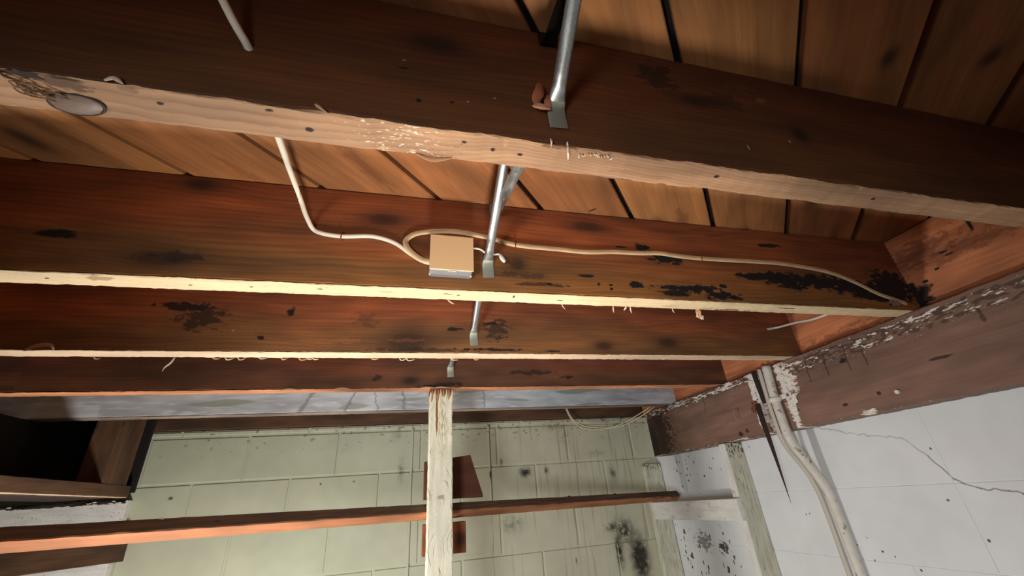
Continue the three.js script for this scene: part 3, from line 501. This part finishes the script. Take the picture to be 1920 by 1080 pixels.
// ---------------------------------------------------------------- posts, boards, frame
{
  const top = BOT - 0.0045, H = EYE + top - 0.001, o = thing('support_post', 'cream painted post with peeling cracked paint, propping the fourth joist', 'post', V(0.132, (H / 2) - EYE + 0.0005, -1.596));
  const g = timber(H, 0.084, 0.07, { n: 160, c: 0.003, amp: 0.0018, seed: 34 });   // along X, stood upright below
  // uv: v of the picture follows the length
  const uv = g.attributes.uv; for (let i = 0; i < uv.count; i++) { const u = uv.getX(i), v = uv.getY(i); uv.setXY(i, 0.086 - v, u + (1.9 - H) - 0.012); }
  g.rotateZ(Math.PI / 2); part('post_body', g, creamMat, o);
  for (let k = 0; k < 8; k++) { const x = -0.036 + 0.072 * k / 7 + 0.004 * rnd(), y = H / 2; part('torn_fibre', sliver([[x, y - 0.03 - 0.02 * rnd(), 0.0352], [x + 0.002, y - 0.012, 0.0368], [x + 0.001, y - 0.003 * rnd(), 0.0362]], 0.0032, 0.0012, new THREE.Vector3(0, 0, 1)), plain(k % 2 ? 0xd9cfae : 0xb98a5c), o); }
}
{
  // post against the right wall, under the beam
  const top = 0.1525, H = EYE + top - 0.001, o = thing('wall_post', 'grey-green painted post against the right wall with a lit-white left edge, under the beam', 'post', V(1.41, H / 2 - EYE + 0.0005, -1.66));
  const g = timber(H, 0.087, 0.04, { n: 120, c: 0.002, amp: 0.0008, seed: 35 }); const uv = g.attributes.uv; for (let i = 0; i < uv.count; i++) { const u = uv.getX(i), v = uv.getY(i); uv.setXY(i, v, u); }
  g.rotateZ(Math.PI / 2); part('post_body', g, agedPaint, o);
  part('lit_edge', timber(H - 0.002, 0.0015, 0.0385, { n: 30, c: 0.0003, amp: 0.0002, seed: 3 }).rotateZ(Math.PI / 2), whitePaint, o, [-0.0443, 0, 0], 'side painted white for the light on it');  // white strip paints in the light falling on the left side
}
{
  const L = 0.70; const g = timber(L, 0.082, 0.019, { n: 60, c: 0.002, amp: 0.0008, seed: 36 }); g.rotateY(-Math.PI / 2);
  const m = single('wall_cleat', g, whitePaint, 'white painted horizontal cleat joining the right wall post to the back corner', 'board', V(1.3565, -0.107, -1.99)); m.rotation.x = -0.012;
}
{
  const H = EYE + 0.124; const g = timber(H, 0.11, 0.03, { n: 90, c: 0.004, amp: 0.002, seed: 37 }); const uv = g.attributes.uv; for (let i = 0; i < uv.count; i++) { const u = uv.getX(i), v = uv.getY(i); uv.setXY(i, v + 0.04, u); }
  g.rotateZ(Math.PI / 2); single('corner_board', g, agedPaint, 'streaky cream board standing in the far right corner below the beam end', 'board', V(1.397, H / 2 - EYE + 0.0005, BACK + 0.0175));
}
{
  // long rough batten that runs from the left foreground, behind the post, to the cleat
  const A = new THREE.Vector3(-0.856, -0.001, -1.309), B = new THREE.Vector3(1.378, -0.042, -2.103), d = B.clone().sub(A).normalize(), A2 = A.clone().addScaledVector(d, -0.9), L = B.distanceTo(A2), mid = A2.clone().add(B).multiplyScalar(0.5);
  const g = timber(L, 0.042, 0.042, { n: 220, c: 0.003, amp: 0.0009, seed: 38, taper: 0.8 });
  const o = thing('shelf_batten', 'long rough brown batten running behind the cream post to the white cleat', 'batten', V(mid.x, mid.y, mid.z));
  const m = part('batten_body', g, bumped(tex(2048, 64, 3.4, 0.09, wood({ c0: [146, 90, 58], c1: [178, 118, 80], seed: 61, mottle: 0.14, over: (u, v, c) => { const a = sstep(0.045, 0.04, v + 0.002 * n2(u * 12, 3)) * (0.8 + 0.2 * n2(u * 5, v * 60)); for (let i = 0; i < 3; i++) c[i] = mix(c[i], [78, 64, 52][i], a); }, stains: [[2.4, 0.02, 0.006, 0.004, 1, 0.4], [2.7, 0.014, 0.005, 0.004, 1, 0.4], [1.9, 0.016, 0.006, 0.004, 1, 0.4], [1.3, 0.02, 0.008, 0.004, 1, 0.4], [1.0, 0.03, 0.02, 0.006, 0.8, 1.2], [3.2, 0.02, 0.2, 0.03, 0.5, 1], [2.2, 0.022, 0.005, 0.003, 1, 0.4]] })), 0.0012), o);  // upward face darkened in the map, its shade put into the colour
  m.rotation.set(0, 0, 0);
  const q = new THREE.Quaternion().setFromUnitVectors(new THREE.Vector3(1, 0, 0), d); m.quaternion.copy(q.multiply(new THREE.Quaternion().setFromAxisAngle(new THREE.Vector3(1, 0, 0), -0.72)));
  for (const [t, s] of [[0.78, 0.008], [0.865, 0.007], [0.36, 0.006]]) { const p = A2.clone().lerp(B, t).sub(mid); part('debris', flake(s * 1.8, s, s, t * 77), t < 0.5 ? whiteChip : plain(0x33221a), o, [p.x, p.y + 0.026 * (1 - 0.2 * t), p.z + 0.003]); }
}
{
  // blocks fixed to the back of the cream post
  const s = new THREE.Shape([[0.085, 0.141], [0.255, 0.157], [0.298, 0.02], [0.298, 0.012], [0.085, 0.016]].map(([x, y]) => new THREE.Vector2(x - 0.19, y - 0.075)));
  const g = new THREE.ExtrudeGeometry(s, { depth: 0.028, bevelEnabled: true, bevelSize: 0.0015, bevelThickness: 0.0015, bevelSegments: 1 });
  single('gusset_block', g, bumped(tex(256, 256, 0.4, 0.4, wood({ c0: [84, 46, 28], c1: [104, 60, 38], seed: 71, mottle: 0.1 })), 0.0008), 'dark brown tapered board standing behind the cream post above the batten', 'board', V(0.19, 0.0795, -1.722));
  const h = new RoundedBoxGeometry(0.15, 0.095, 0.03, 2, 0.003); planar(h, 0.1, 0.05, 0);
  single('wood_block', h, bumped(tex(256, 256, 0.3, 0.1, wood({ c0: [118, 60, 32], c1: [158, 90, 54], seed: 72, knots: [[0.155, 0.045, 0.014, 0.02]] })), 0.0008), 'small reddish wood block with a knot, behind the cream post below the batten', 'block', V(0.156, -0.104, -1.684));
}
{
  // open framed bulkhead at the left
  const o = thing('stud_frame', 'dark open stud frame hanging in the left corner beside the back wall', 'frame', V(-1.137, 0.12, -1.6));
  const lo = (x, y, z) => [x + 1.137, y - 0.12, z + 1.6];
  const plate = timber(1.2, 0.043, 0.089, { n: 60, c: 0.002, seed: 81 }); plate.rotateY(-Math.PI / 2); part('bottom_plate', plate, darkWood, o, lo(-1.1365, 0.1415, -1.635));
  const lip = timber(1.19, 0.003, 0.02, { n: 60, c: 0.0006, amp: 0.0008, seed: 82 }); lip.rotateY(-Math.PI / 2); part('bare_edge', lip, edgeMat[3], o, lo(-1.103, 0.1188, -1.635), 'pale bare lower edge');
  for (const [z, w] of [[-2.119, 0.165], [-1.06, 0.05]]) { const h = z < -2 ? 0.458 : 0.224, st = timber(h, 0.089, w, { n: 40, c: 0.003, seed: 83 + z }); st.rotateZ(Math.PI / 2); part('stud', st, darkWood, o, lo(-1.1365, 0.163 + h / 2, z)); }
  part('added_dark_back', planar(new RoundedBoxGeometry(0.02, 0.266, 1.2, 1, 0.003), 0, 0, 0), plain(0x120c0a, { roughness: 0.95 }), o, lo(-1.36, 0.255, -1.635));  // added near-black sheet, painting the unlit inside of the frame
  part('added_dark_end', planar(new RoundedBoxGeometry(0.885, 0.455, 0.016, 1, 0.003), 0, 0, 0), plain(0x120c0a, { roughness: 0.95 }), o, lo(-1.535, 0.365, -2.275));  // second added sheet, darkness of the opening put into its colour
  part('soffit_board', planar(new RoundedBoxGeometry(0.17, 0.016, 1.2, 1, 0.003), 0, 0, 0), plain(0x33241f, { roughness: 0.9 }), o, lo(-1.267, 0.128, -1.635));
}
{
  const W = 0.88, H = EYE + 0.112, o = thing('masonry_pier', 'white painted wall section below the stud frame at far left', 'pier', V(LEFT + W / 2, H / 2 - EYE, BACK + 0.021));
  part('pier_body', planar(new RoundedBoxGeometry(W, H, 0.04, 2, 0.003), 0.2, 0.1, 0), whitePaint, o, [0.0015, 0, 0]);
  const cap = timber(W - 0.01, 0.018, 0.035, { n: 80, c: 0.004, amp: 0.005, seed: 88 }); part('dirty_top', cap, plain(0x2c211d, { roughness: 0.95 }), o, [0, H / 2 - 0.004, 0.009], 'black dirty top edge');
  for (let k = 0; k < 10; k++) part('paint_flake', flake(0.012 + 0.01 * rnd(), 0.005, 0.004, 120 + k), whiteChip, o, [0.42 - 0.42 * rnd() ** 1.1, H / 2 - 0.006 + 0.012 * (rnd() - 0.5), 0.027]);
}
{
  const g = timber(0.95, 0.094, 0.038, { n: 50, c: 0.003, seed: 90 }); const m = single('ledger_plank', g, darkWood, 'dark brown plank in the lower left below the batten, ending at the white wall section', 'plank', V(-1.545, -0.086, -2.279)); m.rotation.z = 0.045;
}

// ---------------------------------------------------------------- steel bridging straps
function strap(foot, head, m, wHead = 0.02) {
  // foot on the rear face of the bay (plane z = foot.z, face looking +z), head near the next joist
  const F = new THREE.Vector3(...foot), Hd = new THREE.Vector3(...head), o = F.clone(), up = Hd.clone().sub(F).normalize();
  const st = [];                                             // [point, width, depth]
  const down = foot[1] > head[1] ? 1 : -1;                    // the tab lies along the joist face, away from the strut
  st.push([new THREE.Vector3(0.002, down * 0.036, 0.0012), 0.026, 0.0016], [new THREE.Vector3(0.001, down * 0.02, 0.0014), 0.026, 0.0016], [new THREE.Vector3(0, down * 0.004, 0.003), 0.0255, 0.002], [up.clone().multiplyScalar(0.008).add(new THREE.Vector3(0, 0, 0.003)), 0.024, 0.003], [up.clone().multiplyScalar(0.03), 0.0185, 0.0085]);
  const L = Hd.distanceTo(F); for (const q of [0.12, 0.3, 0.5, 0.7, 0.88]) st.push([up.clone().multiplyScalar(L * q), 0.018, 0.009]);
  st.push([up.clone().multiplyScalar(L - 0.02), 0.018, 0.008], [up.clone().multiplyScalar(L), 0.024, 0.002]);
  const n = 9, pos = [], uv = [], idx = [];
  st.forEach(([p, w, d], i) => {
    const a = st[Math.max(0, i - 1)][0], b = st[Math.min(st.length - 1, i + 1)][0], T = b.clone().sub(a).normalize();
    const lat = new THREE.Vector3(1, 0, 0).addScaledVector(T, -T.x).normalize(), nn = new THREE.Vector3().crossVectors(lat, T).normalize(); if (nn.z < 0) nn.negate();
    const t = 0.0013;
    for (let k = 0; k < 2 * n; k++) {
      const inner = k >= n, q = Math.PI * (inner ? 1 - (k - n) / (n - 1) : k / (n - 1)), hw = w / 2 - (inner ? t : 0), dd = Math.max(d - (inner ? t : 0), 0.0002);
      const v = p.clone().addScaledVector(lat, Math.cos(q) * hw).addScaledVector(nn, Math.pow(Math.sin(q), 0.7) * dd);
      pos.push(v.x, v.y, v.z); uv.push(k / 18 * 0.05, i * 0.05);
    }
  });
  const R = 2 * n; for (let i = 0; i + 1 < st.length; i++) for (let k = 0; k < R; k++) { const k2 = (k + 1) % R; idx.push(i * R + k, i * R + k2, (i + 1) * R + k, i * R + k2, (i + 1) * R + k2, (i + 1) * R + k); }
  for (const i of [0, st.length - 1]) for (let k = 0; k < n - 1; k++) { const a = i * R + k, b = a + 1, c = i * R + R - 1 - k, d = c - 1; i ? idx.push(a, b, c, b, d, c) : idx.push(a, c, b, b, c, d); }
  // the tab is a part of its own: split at station 3
  const build = (i0, i1) => { const sub = []; for (let q = 0; q < idx.length; q += 3) { const s = [idx[q], idx[q + 1], idx[q + 2]].map((v) => Math.floor(v / R)); if (Math.min(...s) >= i0 && Math.max(...s) <= i1) sub.push(idx[q], idx[q + 1], idx[q + 2]); } const g = new THREE.BufferGeometry(); g.setAttribute('position', new THREE.Float32BufferAttribute(pos, 3)); g.setAttribute('uv', new THREE.Float32BufferAttribute(uv, 2)); g.setIndex(sub); g.computeVertexNormals(); return g; };
  return { o, bar: build(3, 99), tab: build(0, 3), m };
}
function addStrap(foot, head, label, m = steel, tabMat = dullSteel) {
  const s = strap(foot, head, m), g = thing('bridging_strap', label, 'strap', V(foot[0], foot[1], foot[2]), null);
  part('strap_bar', s.bar, s.m, g); part('nailing_tab', s.tab, tabMat, g, undefined, tabMat === dullSteel ? 'dull flattened end' : undefined);
  return g;
}
addStrap([0.176, 0.456, -0.3485], [0.145, 0.604, 0.012], 'large silver bridging strap rising from the front joist out of the top of the picture');
addStrap([0.180, 0.585, -0.3485], [0.137, 0.42, 0.012], 'black bridging strap against the boards behind the large silver strap', blackSteel, blackSteel);
addStrap([0.162, 0.460, -0.760], [0.152, 0.604, -0.396], 'silver bridging strap whose foot is nailed right of the junction box');
addStrap([0.185, 0.588, -0.760], [0.150, 0.43, -0.396], 'short visible silver strap crossing behind the strap by the junction box');
addStrap([0.194, 0.452, -1.1655], [0.184, 0.604, -0.8075], 'silver bridging strap with its foot on the third joist');
addStrap([0.167, 0.468, -1.5675], [0.18, 0.604, -1.213], 'tiny silver bridging strap with its foot on the fourth joist above the cream post');

// ---------------------------------------------------------------- junction box and wiring
{
  const o = thing('junction_box', 'square junction box with a tan cover plate and grey steel body on the second joist', 'box', V(0.081, 0.459, -0.7605));
  o.rotation.z = -0.015;
  part('box_body', new RoundedBoxGeometry(0.087, 0.080, 0.034, 3, 0.004), plain(0x9b9da3, { metalness: 0.5, roughness: 0.5 }), o, [0, 0, 0.0172]);
  part('cover_plate', new RoundedBoxGeometry(0.0895, 0.0825, 0.0028, 2, 0.0012), plain(0xe9bf8c, { roughness: 0.6 }), o, [0.0003, 0.0005, 0.0357], 'tan cover plate');
  part('latch_tab', new RoundedBoxGeometry(0.021, 0.003, 0.010, 2, 0.001), plain(0xb4b6ba, { metalness: 0.6, roughness: 0.4 }), o, [0.002, -0.0412, 0.0305]);
  for (const x of [-0.042, 0.042]) part('side_ear', new RoundedBoxGeometry(0.004, 0.010, 0.008, 2, 0.001), plain(0xc9c8c4, { metalness: 0.5, roughness: 0.5 }), o, [x, -0.036, 0.012]);
  const scr = new THREE.CylinderGeometry(0.003, 0.003, 0.0015, 12); scr.rotateX(Math.PI / 2);
}
function cable(name, list, a, b, m, label, category = 'cable', N, opt, group) {
  const o = list[Math.floor(list.length / 2)]; return single(name, sweep(local(list, o), a, b, N, opt), m, label, category, V(...o), group);
}
{
  const zf = -0.7605 + 0.0035;
  cable('electrical_cable', [[-0.30, 0.61, -0.10], [-0.268, 0.58, -0.22], [-0.237, 0.548, -0.30], [-0.205, 0.498, -0.335], [-0.19, 0.477, -0.35], [-0.186, 0.468, -0.372], [-0.180, 0.452, -0.43], [-0.188, 0.475, -0.51], [-0.206, 0.521, -0.59], [-0.2075, 0.531, -0.68], [-0.2035, 0.524, -0.735], [-0.194, 0.514, zf - 0.001], [-0.178, 0.506, zf], [-0.14, 0.502, zf], [-0.078, 0.507, zf], [-0.035, 0.495, zf], [-0.001, 0.469, zf + 0.002], [0.022, 0.452, zf + 0.006], [0.04, 0.446, zf + 0.008]], 0.0046, 0.0044, cableWhite,
    'white cable passing through the front joist and curving into the left of the junction box', 'cable', undefined, { seg: 200 });
  cable('electrical_cable', [[0.04, 0.449, zf + 0.011], [0.026, 0.450, zf + 0.011], [0.004, 0.466, zf + 0.008], [-0.010, 0.486, zf + 0.004], [-0.012, 0.503, zf], [0.002, 0.519, zf], [0.03, 0.529, zf], [0.088, 0.536, zf], [0.159, 0.528, zf], [0.227, 0.513, zf], [0.334, 0.509, zf], [0.4, 0.507, zf], [0.47, 0.513, zf], [0.543, 0.515, zf], [0.60, 0.519, zf], [0.65, 0.515, zf], [0.717, 0.513, zf], [0.856, 0.515, zf], [0.95, 0.516, zf], [1.03, 0.511, zf], [1.133, 0.497, zf], [1.212, 0.468, zf], [1.272, 0.438, zf], [1.322, 0.423, zf], [1.36, 0.412, zf - 0.0005]], 0.0062, 0.003, cableTan,
    'tan cable looping over the junction box and running right along the second joist', 'cable', undefined, { seg: 320 });
  for (const [x, y, lab] of [[-0.14, 0.502, 'copper staple over the white cable left of the junction box'], [0.227, 0.513, 'copper staple over the tan cable right of the junction box'], [0.717, 0.513, 'copper staple over the tan cable near the black rot patches']]) {
    const st = cable('cable_staple', [[x, y - 0.0085, zf - 0.004], [x, y - 0.0085, zf + 0.002], [x, y - 0.006, zf + 0.0042], [x, y + 0.006, zf + 0.0042], [x, y + 0.0085, zf + 0.002], [x, y + 0.0085, zf - 0.004]], 0.0013, 0.001, plain(0x9a4a2c, { metalness: 0.5, roughness: 0.5 }), lab, 'staple', new THREE.Vector3(1, 0, 0), { seg: 24, sides: 6 });
  }
  // loose conductor at the right of the box with its twist connector
  const o = [0.16, 0.476, -0.738], w = thing('wire_lead', 'thin white wire lead sticking out of the junction box with a taped end', 'wire', V(...o));
  part('conductor', sweep(local([[0.12, 0.485, -0.741], [0.133, 0.483, -0.738], [0.145, 0.479, -0.736], [0.153, 0.474, -0.738], [0.165, 0.4735, -0.745], [0.178, 0.477, -0.747], [0.186, 0.475, -0.743], [0.19, 0.468, -0.741]], o), 0.0022, 0.0022, undefined, { seg: 60, sides: 8 }), cableWhite, w);
  part('taped_end', sweep(local([[0.187, 0.4735, -0.742], [0.19, 0.466, -0.741], [0.194, 0.458, -0.740], [0.1965, 0.454, -0.739]], o), 0.0048, 0.0034, undefined, { seg: 16, sides: 8, scale: (t) => 0.6 + 0.5 * Math.sin(Math.PI * Math.min(1, t * 0.9 + 0.05)) }), plain(0xf0ebe2), w);
  part('bare_tip', new THREE.SphereGeometry(0.0023, 10, 8), plain(0x2a1c14), w, [0.1973 - o[0], 0.4525 - o[1], -0.7385 - o[2]], 'black tip');
  // stub across the right bay
  cable('electrical_cable', [[1.30, 0.497, -1.172], [1.318, 0.495, -1.15], [1.27, 0.462, -1.02], [1.235, 0.436, -0.93], [1.21, 0.425, -0.84], [1.20, 0.43, -0.8057]], 0.006, 0.004, cableWhite, 'short white cable crossing the bay between the second and third joists at right', 'cable', new THREE.Vector3(0, 1, 0), { seg: 60 });
  // rag of sheath at the end of the tan cable
  const rg = single('cable_clamp', flake(0.045, 0.018, 0.007, 5), plain(0x8b6a58), 'ragged piece of sheath at the right end of the tan cable', 'sheath', V(1.318, 0.414, -0.757));
  // thin twin wires drooping in the far right corner
  for (const [d, lab] of [[0, 'upper of the two thin cream wires drooping below the back rim board'], [0.014, 'lower of the two thin cream wires drooping below the back rim board']])
    cable('thin_wire', [[0.921 - d * 0.9, 0.47, -2.317], [0.923 - d * 0.5, 0.445, -2.312], [0.941 - d * 0.5, 0.395 - d * 0.2, -2.305], [0.98, 0.358 - d, -2.302], [1.032, 0.341 - d * 0.9, -2.302], [1.10, 0.333 - d * 0.7, -2.30], [1.165, 0.331 - d * 0.3, -2.29], [1.25, 0.352 - d * 0.9, -2.26], [1.30, 0.375 - d * 1.1, -2.23], [1.352, 0.405 - d * 1.2, -2.17], [1.361, 0.42 - d, -2.1]], 0.0028, 0.0028, wireCream, lab, 'wire', undefined, { seg: 90, sides: 8 });
  cable('wire_end', [[1.285, 0.474, -2.318], [1.32, 0.484, -2.31], [1.362, 0.492, -2.312]], 0.003, 0.003, cableWhite, 'white wire end poking out in the dark right corner under the whitewashed joist', 'wire', undefined, { seg: 16, sides: 8 });
}
// conduit down the right wall
{
  const o = [1.38, 0.0, -1.287], c = thing('conduit', 'white painted conduit pipe bending off the beam and running down the right wall', 'pipe', V(...o));
  part('tube', sweep(local([[1.349, 0.388, -1.276], [1.349, 0.33, -1.283], [1.349, 0.256, -1.288], [1.349, 0.20, -1.288], [1.351, 0.15, -1.290], [1.362, 0.11, -1.291], [1.388, 0.055, -1.291], [1.414, 0.005, -1.290], [1.431, -0.04, -1.288], [1.4375, -0.09, -1.287], [1.4385, -0.16, -1.287], [1.4385, -0.5, -1.287], [1.4385, -1.449, -1.287]], o), 0.0155, 0.0155, new THREE.Vector3(0, 0, 1), { seg: 160, sides: 18 }), pipePaint, c);
  const st = new THREE.TorusGeometry(0.0175, 0.004, 8, 28, Math.PI * 2); st.scale(1, 1, 2.2); st.rotateX(Math.PI / 2); part('strap_ring', st, whiteChip, c, [1.349 - o[0], 0.262 - o[1], -1.288 - o[2]]);
  const ear = new RoundedBoxGeometry(0.004, 0.018, 0.05, 2, 0.0015); part('strap_ear', ear, whiteChip, c, [1.3625 - o[0], 0.268 - o[1], -1.25 - o[2]]);
  const sc = new THREE.CylinderGeometry(0.006, 0.006, 0.004, 12); sc.rotateZ(Math.PI / 2); part('screw', sc, nailMat, c, [1.3595 - o[0], 0.268 - o[1], -1.238 - o[2]]);
  const k2 = [[1.358, 0.388, -1.322], [1.357, 0.26, -1.329], [1.358, 0.19, -1.331], [1.361, 0.14, -1.333], [1.38, 0.09, -1.338], [1.404, 0.05, -1.337], [1.428, 0.0, -1.334], [1.443, -0.05, -1.336], [1.4465, -0.11, -1.335], [1.4468, -0.3, -1.336], [1.4468, -1.449, -1.336]];
  cable('wall_cable', k2, 0.0085, 0.0065, plain(0xc3bbac, { roughness: 0.5 }), 'thinner grey painted cable running beside the white conduit', 'cable', new THREE.Vector3(1, 0, 0.01), { seg: 120 });
  cable('black_cable', [[1.356, 0.386, -1.352], [1.355, 0.34, -1.350], [1.355, 0.30, -1.348], [1.356, 0.262, -1.346]], 0.009, 0.007, plain(0x1d1311), 'short black cable stub on the beam left of the conduit', 'cable', new THREE.Vector3(1, 0, 0.01), { seg: 24 });
  cable('hanging_splinter', [[1.352, 0.262, -1.378], [1.344, 0.235, -1.372], [1.338, 0.19, -1.366], [1.335, 0.10, -1.361], [1.334, 0.0, -1.359], [1.334, -0.08, -1.359]], 0.0125, 0.007, plain(0x2e1a14, { roughness: 0.85 }), 'dark tapering splinter hanging off the beam beside the conduit', 'splinter', new THREE.Vector3(1, 0, 0.01), { seg: 50, scale: (t) => (t < 0.2 ? 0.9 + 0.3 * t : 0.96 - 1.14 * (t - 0.2)) });
}
// twist of bark stuck to the front joist
{
  const o = thing('wood_chip', 'curled reddish wood chip stuck to the front joist beside the silver strap', 'chip', V(0.155, 0.455, -0.3485)), m = plain(0xb06a48), m2 = plain(0xd0977a);
  part('curl', sliver([[0.004, 0.042, 0.004], [0.001, 0.028, 0.008], [-0.003, 0.012, 0.012], [-0.008, 0.0, 0.010], [-0.004, -0.010, 0.008], [0.008, -0.012, 0.010]], 0.0065, 0.003, new THREE.Vector3(0.3, 0, 1)), m, o);
  part('curl', sliver([[0.008, 0.02, 0.003], [0.012, 0.012, 0.007], [0.008, 0.0, 0.010], [0.010, -0.010, 0.006]], 0.005, 0.002, new THREE.Vector3(-0.4, 0, 1)), m, o);
  part('curl', sliver([[-0.010, -0.004, 0.004], [-0.004, -0.012, 0.012], [0.010, -0.011, 0.010]], 0.006, 0.003, new THREE.Vector3(0, 0.5, 1)), m2, o);
}
renderer.render(scene, camera);
